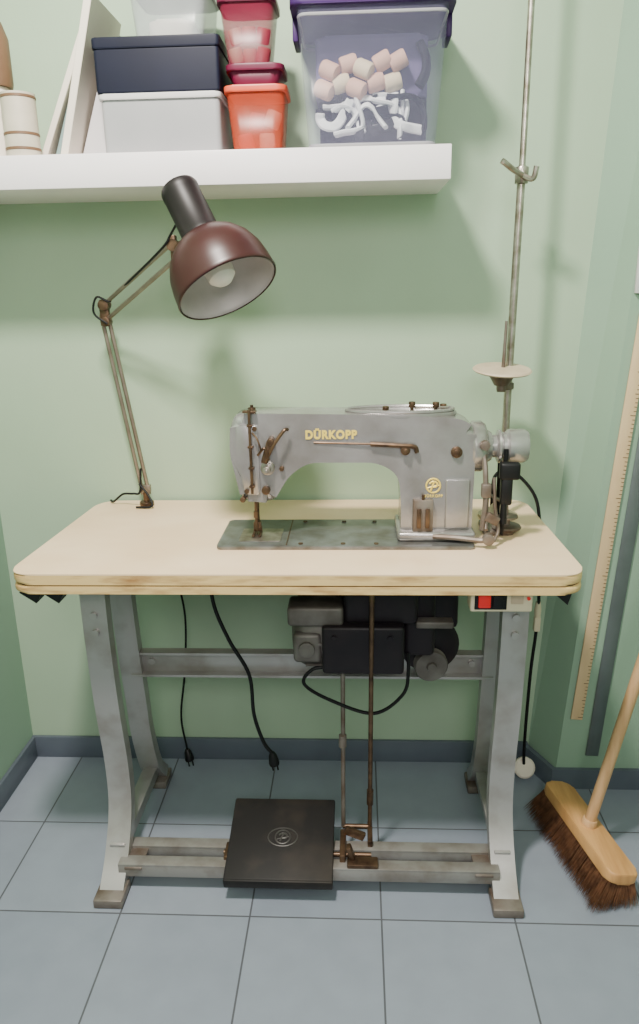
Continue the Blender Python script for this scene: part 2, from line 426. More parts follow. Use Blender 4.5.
fin('needle_thread_guide', bm, 'brown', sm)
def disc_y(bm, x, z, r, y0, y1, bev=0.001): cyl(bm, (x, y0, z), (x, y1, z), r, seg=24, bev=bev)
bm = NB()
disc_y(bm, -0.188, 0.953, 0.015, 1.536, 1.529); disc_y(bm, -0.188, 0.953, 0.013, 1.529, 1.523); disc_y(bm, -0.188, 0.953, 0.008, 1.523, 1.506)
disc_y(bm, -0.188, 0.953, 0.004, 1.506, 1.50)
fin('thread_tension_dial', bm, 'chrome', sm)
bm = NB()
tube(bm, [(-0.19, 1.512, 0.97), (-0.172, 1.508, 1.005), (-0.150, 1.512, 1.035), (-0.142, 1.52, 1.037)], 0.0036, 8)
tube(bm, [(-0.205, 1.51, 0.985), (-0.19, 1.505, 1.0), (-0.182, 1.508, 0.975)], 0.0028, 8)
disc_y(bm, -0.178, 1.013, 0.007, 1.536, 1.506)
box(bm, (-0.186, 1.518, 0.99), (0.014, 0.014, 0.048), Matrix.Rotation(0.3, 4, 'Y'), 0.002)
fin('take_up_lever', bm, 'brown', sm)
for (x, z, r) in ((-0.193, 0.905, 0.009), (-0.158, 0.952, 0.005), (-0.243, 0.885, 0.006)):
    bm = NB(); disc_y(bm, x, z, r, 1.542, 1.524); fin('screw_knob', bm, 'brown', sm)
bm = NB(); tube(bm, [(0.028, 1.529, 1.003), (0.085, 1.526, 1.000), (0.118, 1.526, 0.997), (0.124, 1.526, 0.985)], 0.005, 8); tube(bm, [(0.028, 1.530, 1.003), (-0.09, 1.534, 1.006)], 0.002, 6, smooth=False)
fin('arm_thread_guide', bm, 'brown', sm)
bm = NB(); disc_y(bm, 0.100, 0.990, 0.010, 1.536, 1.522); disc_y(bm, 0.100, 0.990, 0.005, 1.522, 1.516)
fin('guide_knob', bm, 'brown', sm)
bm = NB(); disc_y(bm, 0.206, 0.984, 0.012, 1.537, 1.528, 0.002); disc_y(bm, 0.206, 0.984, 0.007, 1.528, 1.524)
fin('round_knob', bm, 'brown', sm)
bm = NB(); bx(bm, 0.118, 0.160, 1.520, 1.536, 0.814, 0.884, 0.002)
rg = fin('stitch_regulator', bm, 'rust', sm)
for x in (0.130, 0.148):
    bm = NB(); bx(bm, x-0.0045, x+0.0045, 1.513, 1.521, 0.824, 0.866, 0.001); fin('regulator_lever', bm, 'brown', rg)
bm = NB(); cyl(bm, (0.139, 1.525, 0.862), (0.139, 1.525, 0.895), 0.003, seg=10); fin('regulator_pin', bm, 'brown', rg)
bm = NB(); tube(bm, [(0.16, 1.515, 0.806), (0.21, 1.505, 0.806), (0.255, 1.495, 0.804), (0.27, 1.49, 0.808)], 0.006, 8); disc_y(bm, 0.272, 0.808, 0.012, 1.498, 1.482)
fin('reverse_lever', bm, 'rust', sm)
HZ = 0.986
bm = NB(); lathe(bm, [(0, 0), (0.050, 0), (0.054, 0.004), (0.054, 0.022), (0.048, 0.030), (0.036, 0.034), (0.030, 0.044), (0, 0.044)], (0.240, 1.582, HZ), (1, 0, 0), 36)
fin('bearing_housing', bm, 'mach', sm)
bm = NB(); lathe(bm, [(0, 0), (0.024, 0), (0.024, 0.012), (0.034, 0.016), (0.036, 0.020), (0.030, 0.026), (0.030, 0.032), (0.036, 0.038), (0.036, 0.070), (0.032, 0.078), (0.02, 0.079), (0.014, 0.072), (0, 0.072)], (0.282, 1.582, HZ), (1, 0, 0), 36)
hw = fin('handwheel', bm, 'mach', sm, label='round grey handwheel')
for s in (-1, 1):
    bm = NB(); tube(bm, [(0.311, 1.582+s*0.031, HZ), (0.311, 1.582+s*0.030, 0.90), (0.311, 1.582+s*0.026, 0.797)], 0.005, 8, flat=0.7)
    fin('drive_belt', bm, 'rubber', sm)
bm = NB(); bx(bm, 0.296, 0.338, 1.522, 1.545, 0.925, 0.962, 0.006, 3); bx(bm, 0.300, 0.324, 1.524, 1.545, 0.87, 0.93, 0.005); cyl(bm, (0.308, 1.53, 0.83), (0.308, 1.53, 0.88), 0.008, 0.006)
fin('belt_guard', bm, 'black', sm)
bm = NB()
tube(bm, [(0.262, 1.54, 0.99), (0.266, 1.525, 0.94), (0.268, 1.52, 0.88), (0.262, 1.515, 0.82)], 0.006, 8)
tube(bm, [(0.285, 1.53, 0.93), (0.288, 1.52, 0.87), (0.296, 1.515, 0.82), (0.285, 1.50, 0.80)], 0.004, 8)
cyl(bm, (0.262, 1.53, 1.0), (0.262, 1.515, 1.0), 0.010, seg=16, bev=0.001); box(bm, (0.268, 1.52, 0.905), (0.02, 0.016, 0.03), None, 0.003)
box(bm, (0.282, 1.515, 0.845), (0.03, 0.014, 0.02), Matrix.Rotation(0.5, 4, 'Y'), 0.003)
fin('lift_linkage', bm, 'rust', sm)
def text_part(name, body_txt, size, loc, m, parent, rot=(math.pi/2, 0, 0), ext=0.0004, sx=1.0, bold=0.02):
    cu = bpy.data.curves.new('txt', 'FONT'); cu.body = body_txt; cu.size = size; cu.extrude = ext
    cu.align_x = 'CENTER'; cu.align_y = 'BOTTOM_BASELINE'; cu.space_character = 1.16; cu.offset = size*bold
    t = bpy.data.objects.new('txt', cu); COL.objects.link(t)
    dg = bpy.context.evaluated_depsgraph_get()
    me = bpy.data.meshes.new_from_object(t.evaluated_get(dg))
    bpy.data.objects.remove(t)
    me.materials.clear(); me.materials.append(M[m])
    ob = bpy.data.objects.new(name, me); COL.objects.link(ob)
    ob.parent = parent; ob.location = Vector(loc)-WORLD[parent.name]; ob.rotation_euler = rot; ob.scale = (sx, 1, 1)
    return ob
text_part('lettering', 'DÜRKOPP', 0.0235, (-0.054, 1.5340, 1.0145), 'gold', body, ext=0.0010, sx=0.90, bold=0.05)
def emblem(bm, c, r, conv):
    n = 32
    pts = [conv(c, r*math.cos(2*math.pi*i/n), r*1.05*math.sin(2*math.pi*i/n)) for i in range(n+1)]
    tube(bm, pts, r*0.13, 6, smooth=False)
    tube(bm, [conv(c, -r*.35, -r*.75), conv(c, -r*.1, 0), conv(c, r*.1, r*.55)], r*.15, 6)
    tube(bm, [conv(c, -r*.55, r*.3), conv(c, 0, r*.62), conv(c, r*.55, r*.35), conv(c, r*.45, -r*.1), conv(c, -r*.05, -r*.2)], r*.15, 6)
    tube(bm, [conv(c, -r*.8, -r*.35), conv(c, 0, -r*.1), conv(c, r*.85, r*.05)], r*.10, 6)
bm = NB(); emblem(bm, (0.160, 1.5345, 0.912), 0.0145, lambda c, u, v: Vector((c[0]+u, c[1], c[2]+v)))
fin('emblem', bm, 'gold', body)
text_part('emblem_lettering', 'DÜRKOPP', 0.008, (0.160, 1.5343, 0.887), 'gold', body, ext=0.0008)

# ------------------------------------------------------------------ desk lamp
O = Vector((-0.247, 1.50, 1.314)); AX = Vector((0.43, -0.36, -0.81)).normalized()
lb = Vector((-0.537, 1.82, TZ+0.0005))
dl = thing('desk_lamp', lb, 'articulated work lamp with maroon metal shade clamped to tabletop', 'lamp')
bm = NB(); cyl(bm, lb, lb+Vector((0, 0, 0.012)), 0.018, seg=20, bev=0.003); cyl(bm, lb+Vector((0, 0, 0.012)), lb+Vector((0, 0, 0.035)), 0.008, seg=14)
fin('clamp_base', bm, 'brown', dl)
E = Vector((-0.590, 1.79, 1.272)); P = Vector((-0.372, 1.605, 1.392))
bm = NB()
for d in (-0.008, 0.008):
    tube(bm, [lb+Vector((d, 0, 0.03)), E+Vector((d, 0, -0.01))], 0.0048, 6, smooth=False)
box(bm, lb+Vector((0, 0, 0.045)), (0.026, 0.012, 0.02), None, 0.002)
fin('lower_arm', bm, 'armm', dl)
bm = NB()
tube(bm, [E+Vector((0, 0, 0.012)), P+Vector((0, 0, 0.018))], 0.005, 6, smooth=False)
tube(bm, [E+Vector((0.004, 0, -0.022)), P+Vector((0, 0, -0.018))], 0.005, 6, smooth=False)
fin('upper_arm', bm, 'armm', dl)
bm = NB(); cyl(bm, E+Vector((0.003, 0.012, 0.012)), E+Vector((0.003, -0.016, 0.012)), 0.013, seg=16, bev=0.002); cyl(bm, E+Vector((0.004, 0.012, -0.026)), E+Vector((0.004, -0.016, -0.026)), 0.011, seg=16, bev=0.002)
box(bm, E+Vector((0.002, -0.002, -0.006)), (0.022, 0.014, 0.060), None, 0.003)
fin('joint', bm, 'brown', dl)
bm = NB()
box(bm, P, (0.012, 0.02, 0.06), None, 0.003)
neck_c = O-AX*0.125
cyl(bm, P, neck_c+Vector((-0.02, 0.01, 0)), 0.008, seg=12); cyl(bm, P+Vector((0, -0.014, 0.01)), P+Vector((0, 0.014, 0.01)), 0.012, seg=14)
fin('joint', bm, 'brown', dl)
bm = NB(); prof = [(0.101, 0.0), (0.1025, 0.004), (0.1015, 0.010), (0.100, 0.03), (0.096, 0.055), (0.086, 0.080), (0.071, 0.100), (0.055, 0.113), (0.040, 0.119)]
lathe(bm, prof, O, -AX, 56)
sh = fin('lamp_shade', bm, 'lampsh', dl, label='dark maroon bell-shaped shade', ang=60, solid=0.0015)
bm = NB(); lathe(bm, [(r-0.0028, h+(0.001 if i == 0 else 0)) for i, (r, h) in enumerate(prof)]+[(0.0, 0.117)], O, -AX, 56)
fin('shade_lining', bm, 'lampin', sh, ang=60)
bm = NB(); lathe(bm, [(0.041, 0.116), (0.042, 0.123), (0.038, 0.130), (0.0375, 0.216), (0.0385, 0.220), (0.0385, 0.230), (0.036, 0.236), (0.024, 0.238), (0, 0.236)], O, -AX, 36)
fin('lamp_neck', bm, 'lampneck', dl)
bm = NB(); lathe(bm, [(0.012, 0.115), (0.013, 0.085), (0.022, 0.065), (0.029, 0.045), (0.027, 0.028), (0.016, 0.017), (0, 0.014)], O, -AX, 28)
fin('light_bulb', bm, 'bulb', dl)
for pts, r in (([lb+Vector((-0.005, -0.012, 0.10)), lb+Vector((-0.012, -0.012, 0.04)), lb+Vector((-0.03, -0.01, 0.034)), lb+Vector((-0.06, 0.0, 0.030)), lb+Vector((-0.09, 0.015, 0.007)), lb+Vector((-0.105, 0.035, 0.004))], 0.0028),
               ([lb+Vector((-0.012, -0.012, 0.06)), lb+Vector((0.012, -0.02, 0.03)), lb+Vector((0.02, -0.03, 0.006)), lb+Vector((-0.02, -0.03, 0.004))], 0.0028),
               ([E+Vector((0.01, -0.018, -0.03)), E+Vector((-0.018, -0.02, -0.005)), E+Vector((-0.008, -0.02, 0.03)), E+Vector((0.02, -0.02, 0.02)), E+Vector((0.04, -0.03, 0.035)), P+Vector((-0.03, 0, 0.0)), P+Vector((0.0, -0.02, 0.03)), neck_c+Vector((-0.03, 0.0, 0.05))], 0.0025)):
    bm = NB(); tube(bm, pts, r, 8); fin('lamp_cable', bm, 'rubber', dl)

# ------------------------------------------------------------------ thread stand
PX, PY = 0.343, 1.72
ts = thing('thread_stand', (PX, PY, TZ), 'tall steel thread stand pole with spool plate on tabletop', 'thread stand')
bm = NB(); lathe(bm, [(0, 0), (0.046, 0), (0.046, 0.006), (0.030, 0.010), (0.014, 0.03), (0, 0.03)], (PX-0.01, PY, TZ+0.0003), (0, 0, 1), 28)
fin('stand_base', bm, 'creamd', ts)
bm = NB(); tube(bm, [(PX, PY, TZ+0.02), (PX-0.002, PY, 1.0), (PX-0.001, PY, 1.2), (PX+0.002, PY, 1.55)], 0.0085, 12); cyl(bm, (PX+0.002, PY, 1.54), (PX+0.002, PY, 2.12), 0.0068, seg=12)
fin('pole', bm, 'chrome', ts)
DX, DY = 0.322, 1.70
bm = NB(); lathe(bm, [(0, 0), (0.062, 0.0), (0.065, 0.003), (0.062, 0.006), (0.02, 0.009), (0, 0.009)], (DX, DY, 1.130), (0.03, -0.13, 1), 40)
pl = fin('spool_plate', bm, 'creamd', ts, label='round aged cream spool plate')
bm = NB(); lathe(bm, [(0, 0), (0.016, 0), (0.030, 0.024), (0, 0.024)], (DX, DY, 1.099), (0, 0, 1), 28)
cyl(bm, (DX, DY, 1.085), (DX, DY, 1.10), 0.010); box(bm, ((DX+PX)/2, (DY+PY)/2, 1.095), (0.04, 0.02, 0.016), Matrix.Rotation(0.7, 4, 'Z'), 0.003)
fin('plate_holder', bm, 'rust', pl)
bm = NB(); cyl(bm, (DX+0.002, DY, 1.13), (DX+0.004, DY, 1.238), 0.0045, 0.003, seg=12)
fin('spindle', bm, 'rust', pl)
bm = NB(); cyl(bm, (PX+0.002, PY, 1.515), (PX+0.002, PY, 1.548), 0.014, seg=18, bev=0.002)
tube(bm, [(PX+0.002, PY-0.012, 1.53), (PX-0.02, PY-0.03, 1.538), (PX-0.04, PY-0.04, 1.55), (PX-0.048, PY-0.042, 1.555)], 0.006, 8)
tube(bm, [(PX, PY-0.012, 1.53), (PX+0.02, PY-0.025, 1.522), (PX+0.026, PY-0.028, 1.545)], 0.006, 8)
fin('thread_hanger', bm, 'chrome', ts)

bw = thing('bobbin_winder', (0.318, 1.60, TZ), 'small metal bobbin winder with round discs beside the machine', 'bobbin winder')
bm = NB(); rbox(bm, 0.278, 0.345, 1.575, 1.67, TZ+0.0003, TZ+0.009, 0.015, 0.002)
fin('winder_base', bm, 'rust', bw)
bm = NB(); lathe(bm, [(0, 0), (0.03, 0), (0.033, 0.004), (0.03, 0.008), (0.008, 0.010), (0.008, 0.024), (0.024, 0.026), (0.024, 0.030), (0, 0.032)], (0.330, 1.60, TZ+0.009), (0, 0, 1), 28)
fin('winder_disc', bm, 'rust', bw)
bm = NB(); cyl(bm, (0.285, 1.61, TZ+0.008), (0.285, 1.61, TZ+0.10), 0.006); tube(bm, [(0.285, 1.605, TZ+0.09), (0.30, 1.60, TZ+0.08), (0.326, 1.60, TZ+0.065), (0.330, 1.60, TZ+0.04)], 0.004)
tube(bm, [(0.285, 1.595, TZ+0.02), (0.280, 1.575, TZ+0.03), (0.279, 1.56, TZ+0.018)], 0.005)
fin('winder_arm', bm, 'rust', bw)

# ------------------------------------------------------------------ motor under table
mo = thing('electric_motor', (0.02, 1.55, 0.74), 'grubby dark clutch motor hanging beneath the tabletop', 'motor')
bm = NB(); lathe(bm, [(0, 0), (0.05, 0), (0.078, 0.012), (0.088, 0.03), (0.090, 0.10), (0.082, 0.135), (0.05, 0.15), (0, 0.15)], (-0.145, 1.56, 0.575), (1, 0, 0), 36)
for k in range(8):
    a = k*math.pi/4
    box(bm, (-0.07, 1.56+0.090*math.cos(a), 0.575+0.090*math.sin(a)), (0.09, 0.007, 0.007), Matrix.Rotation(a, 4, 'X'), 0.001)
bx(bm, -0.10, -0.04, 1.52, 1.60, 0.65, 0.714, 0.006)
bx(bm, -0.140, -0.078, 1.466, 1.52, 0.530, 0.600, 0.010, 3)
bx(bm, -0.150, -0.03, 1.460, 1.53, 0.620, 0.665, 0.008, 3)
cyl(bm, (-0.11, 1.467, 0.565), (-0.11, 1.458, 0.565), 0.018, bev=0.002)
fin('motor_housing', bm, 'motor', mo)
bm = NB(); bx(bm, -0.076, 0.100, 1.450, 1.56, 0.512, 0.625, 0.008, 3); bx(bm, 0.10, 0.17, 1.50, 1.59, 0.53, 0.70, 0.012, 3)
bx(bm, -0.03, 0.13, 1.47, 1.56, 0.62, 0.70, 0.012, 3)
for x in (-0.05, 0.07): cyl(bm, (x, 1.452, 0.60), (x, 1.446, 0.60), 0.006, seg=10)
fin('control_box', bm, 'motord', mo)
bm = NB(); lathe(bm, [(0, 0), (0.062, 0), (0.068, 0.008), (0.068, 0.022), (0.055, 0.03), (0, 0.03)], (0.165, 1.60, 0.52), (0.1, -1, 0), 36)
bx(bm, 0.11, 0.23, 1.58, 1.62, 0.56, 0.7445, 0.01)
fin('clutch_housing', bm, 'motord', mo)
bm = NB(); bx(bm, 0.125, 0.205, 1.47, 1.50, 0.612, 0.628, 0.004); fin('terminal_bracket', bm, 'motor', mo)
bm = NB(); lathe(bm, [(0, 0), (0.036, 0), (0.039, 0.005), (0.033, 0.010), (0.033, 0.014), (0.039, 0.019), (0.036, 0.024), (0.012, 0.024), (0.010, 0.03), (0, 0.03)], (0.166, 1.568, 0.482), (0.1, -1, 0), 36)
fin('motor_pulley', bm, 'motor', mo)
bm = NB(); tube(bm, [(-0.06, 1.48, 0.515), (-0.10, 1.48, 0.508), (-0.118, 1.475, 0.475), (-0.06, 1.48, 0.432), (0.036, 1.48, 0.40), (0.10, 1.48, 0.448), (0.112, 1.49, 0.50), (0.11, 1.50, 0.54)], 0.004, 8)
fin('motor_cable', bm, 'rubber', mo)

# ------------------------------------------------------------------ treadle
tr = thing('foot_treadle', (-0.175, 1.45, 0.04), 'black cast-iron foot pedal with upright linkage rods on the frame', 'pedal')
R = Matrix.Rotation(math.atan2(0.050, 0.20), 4, 'X')
bm = NB(); box(bm, (-0.178, 1.448, 0.084), (0.244, 0.215, 0.013), R, 0.004)
box(bm, (-0.178, 1.346, 0.050), (0.244, 0.008, 0.026), R, 0.003)
pad = fin('pedal_plate', bm, 'pad', tr)
nv = (R @ Vector((0, 0, 1))); uv = (R @ Vector((0, 1, 0)))
def pc(c, u, v): return Vector(c)+Vector((1, 0, 0))*u+uv*v
bm = NB(); ec = Vector((-0.175, 1.448, 0.084))+nv*0.007
tube(bm, [pc(ec, 0.034*math.cos(2*math.pi*i/32), 0.024*math.sin(2*math.pi*i/32)) for i in range(33)], 0.0018, 6, smooth=False)
emblem(bm, ec, 0.017, pc)
fin('embossed_emblem', bm, 'padl', pad)
bm = NB(); cyl(bm, (-0.31, 1.42, 0.068), (0.03, 1.42, 0.068), 0.006); box(bm, (-0.30, 1.42, 0.062), (0.014, 0.05, 0.03), None, 0.003)
box(bm, (-0.035, 1.44, 0.068), (0.014, 0.09, 0.035), None, 0.003); box(bm, (-0.008, 1.47, 0.085), (0.05, 0.012, 0.02), Matrix.Rotation(0.4, 4, 'Y'), 0.003)
cyl(bm, (-0.036, 1.50, 0.08), (0.03, 1.50, 0.08), 0.006); box(bm, (0.028, 1.48, 0.075), (0.012, 0.07, 0.018), None, 0.002)
box(bm, (-0.015, 1.40, 0.085), (0.012, 0.02, 0.05), Matrix.Rotation(-0.3, 4, 'Y'), 0.003); box(bm, (0.01, 1.39, 0.073), (0.07, 0.03, 0.01), None, 0.003)
fin('treadle_bracket', bm, 'brown', tr)
bm = NB(); cyl(bm, (-0.035, 1.50, 0.08), (-0.033, 1.505, 0.52), 0.0052, seg=12); cyl(bm, (-0.035, 1.50, 0.30), (-0.0345, 1.50, 0.33), 0.009, seg=12)
fin('linkage_rod', bm, 'rust', tr)
bm = NB(); cyl(bm, (0.028, 1.50, 0.08), (0.030, 1.435, 0.70), 0.0052, seg=12); cyl(bm, (0.028, 1.493, 0.15), (0.0285, 1.49, 0.19), 0.008, seg=12)
cyl(bm, (0.030, 1.435, 0.69), (0.030, 1.44, 0.744), 0.006, seg=12)
fin('linkage_rod', bm, 'brown', tr)

# ------------------------------------------------------------------ switch box
sw = thing('power_switch', (0.284, 1.40, 0.70), 'cream switch box with red and black buttons under table edge', 'switch')
bm = NB(); bx(bm, 0.223, 0.345, 1.378, 1.422, 0.694, 0.7445, 0.004, 3)
fin('switch_housing', bm, 'cream', sw)
bm = NB(); bx(bm, 0.238, 0.262, 1.371, 1.380, 0.705, 0.731, 0.002); fin('red_button', bm, 'red', sw)
bm = NB(); bx(bm, 0.266, 0.288, 1.371, 1.380, 0.705, 0.731, 0.002); bx(bm, 0.231, 0.294, 1.376, 1.379, 0.700, 0.736, 0.001); fin('black_button', bm, 'black', sw)
bm = NB(); bx(bm, 0.302, 0.326, 1.3765, 1.379, 0.712, 0.731); fin('rating_label', bm, 'creamd', sw)
bm = NB(); cyl(bm, (0.336, 1.379, 0.724), (0.336, 1.375, 0.724), 0.0035, seg=10); fin('pilot_lamp', bm, 'red', sw)

# ------------------------------------------------------------------ loose cables
def cable(name, pts, r, label, plug=None):
    t = thing(name, pts[-1], label, 'cable')
    bm = NB(); tube(bm, pts, r, 8); fin('cord', bm, 'rubber', t)
    if plug:
        a, b = Vector(plug[0]), Vector(plug[1]); d = (b-a)
        bm = NB(); lathe(bm, [(0, 0), (0.006, 0), (0.010, 0.008), (0.013, 0.028), (0.012, 0.034), (0, 0.034)], a, d, 16)
        s = d.normalized().cross(Vector((0, 1, 0))).normalized()*0.006
        e = a+d.normalized()*0.034
        for k in (-1, 1): cyl(bm, e+s*k-d.normalized()*0.002, e+s*k+d.normalized()*0.016, 0.0022, seg=8)
        fin('plug', bm, 'black', t)
    return t
cable('power_cable', [(-0.330, 1.56, 0.742), (-0.326, 1.55, 0.64), (-0.295, 1.55, 0.545), (-0.252, 1.55, 0.455), (-0.245, 1.55, 0.35), (-0.225, 1.55, 0.275), (-0.206, 1.55, 0.245)], 0.0045,
      'black power cable with plug dangling below the tabletop', ((-0.206, 1.55, 0.247), (-0.199, 1.55, 0.20)))
cable('power_cable', [(-0.490, 1.84, 0.742), (-0.475, 1.82, 0.60), (-0.458, 1.81, 0.48), (-0.470, 1.81, 0.32), (-0.490, 1.81, 0.18), (-0.480, 1.81, 0.07)], 0.0028,
      'thin black lamp cable hanging to the floor with plug', ((-0.481, 1.81, 0.074), (-0.470, 1.80, 0.03)))
cb = thing('supply_cable', (0.455, 1.80, 0.0), 'black cable from machine over table edge to white plug', 'cable')
bm = NB(); tube(bm, [(0.325, 1.76, 0.80), (0.325, 1.755, 0.86), (0.335, 1.76, 0.882), (0.36, 1.78, 0.885), (0.395, 1.78, 0.866), (0.43, 1.775, 0.822), (0.444, 1.77, 0.765), (0.452, 1.77, 0.66), (0.460, 1.78, 0.5), (0.455, 1.79, 0.35), (0.452, 1.79, 0.2), (0.452, 1.79, 0.10), (0.454, 1.79, 0.055)], 0.0042, 8)
fin('cord', bm, 'rubber', cb)
bm = NB(); lathe(bm, [(0, 0), (0.026, 0), (0.029, 0.003), (0.029, 0.012), (0.024, 0.016), (0, 0.016)], (0.456, 1.80, 0.038), (0.1, -1, 0.45), 28)
fin('plug', bm, 'paper', cb, label='round white plug')
bm = NB(); lathe(bm, [(0, 0), (0.008, 0), (0.009, 0.02), (0.006, 0.04), (0, 0.04)], (0.459, 1.78, 0.50), (0, 0, 1), 14); bx(bm, 0.451, 0.467, 1.772, 1.788, 0.46, 0.50, 0.003)
fin('inline_connector', bm, 'cream', cb)

# ------------------------------------------------------------------ shelf
bm = NB(); bx(bm, XL, 0.187, 1.62, YB, 1.516, 1.580, 0.002)
fin('wall_shelf', bm, 'shelf', label='thick white floating shelf mounted on green wall', cat='shelf')
SZ = 1.5802

def taperbox(bm, x0, x1, y0, y1, z0, z1, fl, rad=0.02, th=None):
    def ring(d, z): return [bm.verts.new((p[0], p[1], z)) for p in roundpoly([(x0-d, y0-d), (x1+d, y0-d), (x1+d, y1+d), (x0-d, y1+d)], rad)]
    a = ring(0, z0); b = ring(fl, z1); n = len(a)
    for i in range(n): bm.faces.new((a[i], a[(i+1) % n], b[(i+1) % n], b[i]))
    bm.faces.new(list(reversed(a)))
bn = thing('storage_bin', (0.035, 1.74, SZ), 'large clear plastic bin with purple lid full of sewing scraps', 'storage box')
bm = NB(); taperbox(bm, -0.095, 0.158, 1.645, 1.84, SZ, SZ+0.245, 0.018)
fin('bin_body', bm, 'clearb', bn, solid=0.0015)
bm = NB(); tp = roundpoly([(-0.110, 1.629), (0.174, 1.629), (0.174, 1.857), (-0.110, 1.857)], 0.02)
tube(bm, [(p[0], p[1], SZ+0.231) for p in tp+[tp[0]]], 0.003, 6, smooth=False)
fin('bin_rim', bm, 'greybox', bn)
bm = NB(); tp = roundpoly([(-0.092, 1.647), (0.155, 1.647), (0.155, 1.838), (-0.092, 1.838)], 0.02)
tube(bm, [(p[0], p[1], SZ+0.006) for p in tp+[tp[0]]], 0.004, 6, smooth=False)
fin('bin_base_rim', bm, 'greybox', bn)
bm = NB(); rbox(bm, -0.126, 0.190, 1.618, 1.872, SZ+0.245, SZ+0.272, 0.025, 0.005)
fin('bin_lid', bm, 'purple', bn)
for s in (-1, 1):
    bm = NB(); bx(bm, 0.032+s*0.152-0.006, 0.032+s*0.152+0.006, 1.70, 1.78, SZ+0.205, SZ+0.250, 0.003); fin('lid_clip', bm, 'purple', bn)
def spool(loc, axis, m, group, label, s=1.0):
    e = thing('thread_spool', loc, label, 'thread spool', group)
    bm = NB(); lathe(bm, [(0, 0), (0.014*s, 0), (0.016*s, 0.004*s), (0.016*s, 0.028*s), (0.014*s, 0.032*s), (0, 0.032*s)], loc, axis, 18); fin('thread', bm, m, e)
    return e
for i in range(10):
    r_, c_ = divmod(i, 5)
    x = -0.076+0.033*c_+0.012*(r_ % 2)+random.uniform(-.003, .003); z = SZ+0.118+0.034*r_
    a = random.choice([(1, 0.1, 0.3), (0.8, -0.3, -0.4), (1, -0.1, 0.5), (1, -0.3, 0.1)])
    spool((x, 1.675+random.uniform(0, .006), z), a, ('sp1', 'sp3', 'sp1')[i % 3], 'thread spools in the clear bin', 'pale thread spool inside the clear plastic bin', 1.05)
for mname, cnt, nm, lab, sd0, yo in (('fabw', 11, 'cotton_tape', 'tangled white cotton tape inside the clear bin', 3, 0.0), ('fabb', 8, 'black_tape', 'tangled black tape inside the clear bin', 11, 0.002)):
    random.seed(sd0)
    bm = NB()
    for k in range(cnt):
        cx0 = -0.045+0.165*k/cnt+random.uniform(-.012, .012); cz = SZ+random.uniform(0.045, 0.08)
        yy = 1.666+yo+random.uniform(0, 0.02); ph = random.uniform(-1.2, 1.2); L = random.uniform(0.05, 0.085); cv_ = random.choice([-1, 1])*random.uniform(0.012, 0.026)
        pts = []
        for t in range(7):
            s = t/6-0.5
            pts.append((cx0+math.cos(ph)*L*s*1.3-math.sin(ph)*cv_*math.cos(s*5), yy+0.004*math.sin(t*1.9+k), cz+math.sin(ph)*L*s*1.2+math.cos(ph)*cv_*math.cos(s*5)))
        pts = [(min(max(p[0], -0.072), 0.136), p[1], min(max(SZ+0.018, p[2]), SZ+0.108)) for p in pts]
        tube(bm, pts, 0.0095, 8, 5, flat=0.5)
    fin(nm, bm, mname, label=lab, cat='fabric tape', kind='stuff')
random.seed(5)
bm = NB(); rbox(bm, -0.075, 0.145, 1.71, 1.82, SZ+0.008, SZ+0.10, 0.02, 0.01); fin('folded_fabric', bm, 'fabb', label='folded dark fabric inside the clear bin', cat='fabric')
bm = NB(); rbox(bm, -0.082, 0.145, 1.705, 1.825, SZ+0.103, SZ+0.215, 0.02, 0.01); fin('folded_fabric', bm, 'fabp', label='folded violet felt inside the clear bin', cat='fabric')
bm = NB(); tube(bm, [(0.125, 1.685, SZ+0.115), (0.138, 1.685, SZ+0.14), (0.138, 1.69, SZ+0.17), (0.125, 1.69, SZ+0.195)], 0.014, 10, flat=0.6); fin('fabric_roll', bm, 'fabb', label='rolled dark cloth inside the clear bin', cat='fabric')

gb = thing('storage_box', (-0.392, 1.74, SZ), 'pale grey lidded box at the bottom of the stack', 'storage box')
bm = NB(); rbox(bm, -0.512, -0.272, 1.655, 1.83, SZ, SZ+0.1008, 0.012, 0.003); fin('box_body', bm, 'greybox', gb)
bm = NB(); rbox(bm, -0.516, -0.268, 1.651, 1.834, SZ+0.101, SZ+0.112, 0.012, 0.003); fin('box_lid', bm, 'white', gb)
nb = thing('storage_box', (-0.392, 1.74, SZ+0.1125), 'dark navy lidded box stacked on the grey box', 'storage box')
bm = NB(); rbox(bm, -0.517, -0.268, 1.650, 1.837, SZ+0.1125, SZ+0.190, 0.008, 0.003); fin('box_body', bm, 'navy', nb)
bm = NB(); rbox(bm, -0.519, -0.266, 1.648, 1.839, SZ+0.1905, SZ+0.210, 0.008, 0.003); fin('box_lid', bm, 'navy', nb)
ct = thing('plastic_tub', (-0.36, 1.74, SZ+0.2105), 'clear plastic tub standing on the navy box', 'storage box')
bm = NB(); taperbox(bm, -0.435, -0.300, 1.67, 1.82, SZ+0.2105, SZ+0.30, 0.008); fin('tub_body', bm, 'clear', ct, solid=0.0015)
bm = NB(); rbox(bm, -0.447, -0.288, 1.657, 1.833, SZ+0.30, SZ+0.312, 0.02, 0.003); fin('tub_lid', bm, 'white', ct)
bm = NB(); rbox(bm, -0.415, -0.325, 1.69, 1.80, SZ+0.2125, SZ+0.25, 0.02, 0.01); fin('folded_fabric', bm, 'paper', label='folded pale fabric inside the clear tub', cat='fabric')

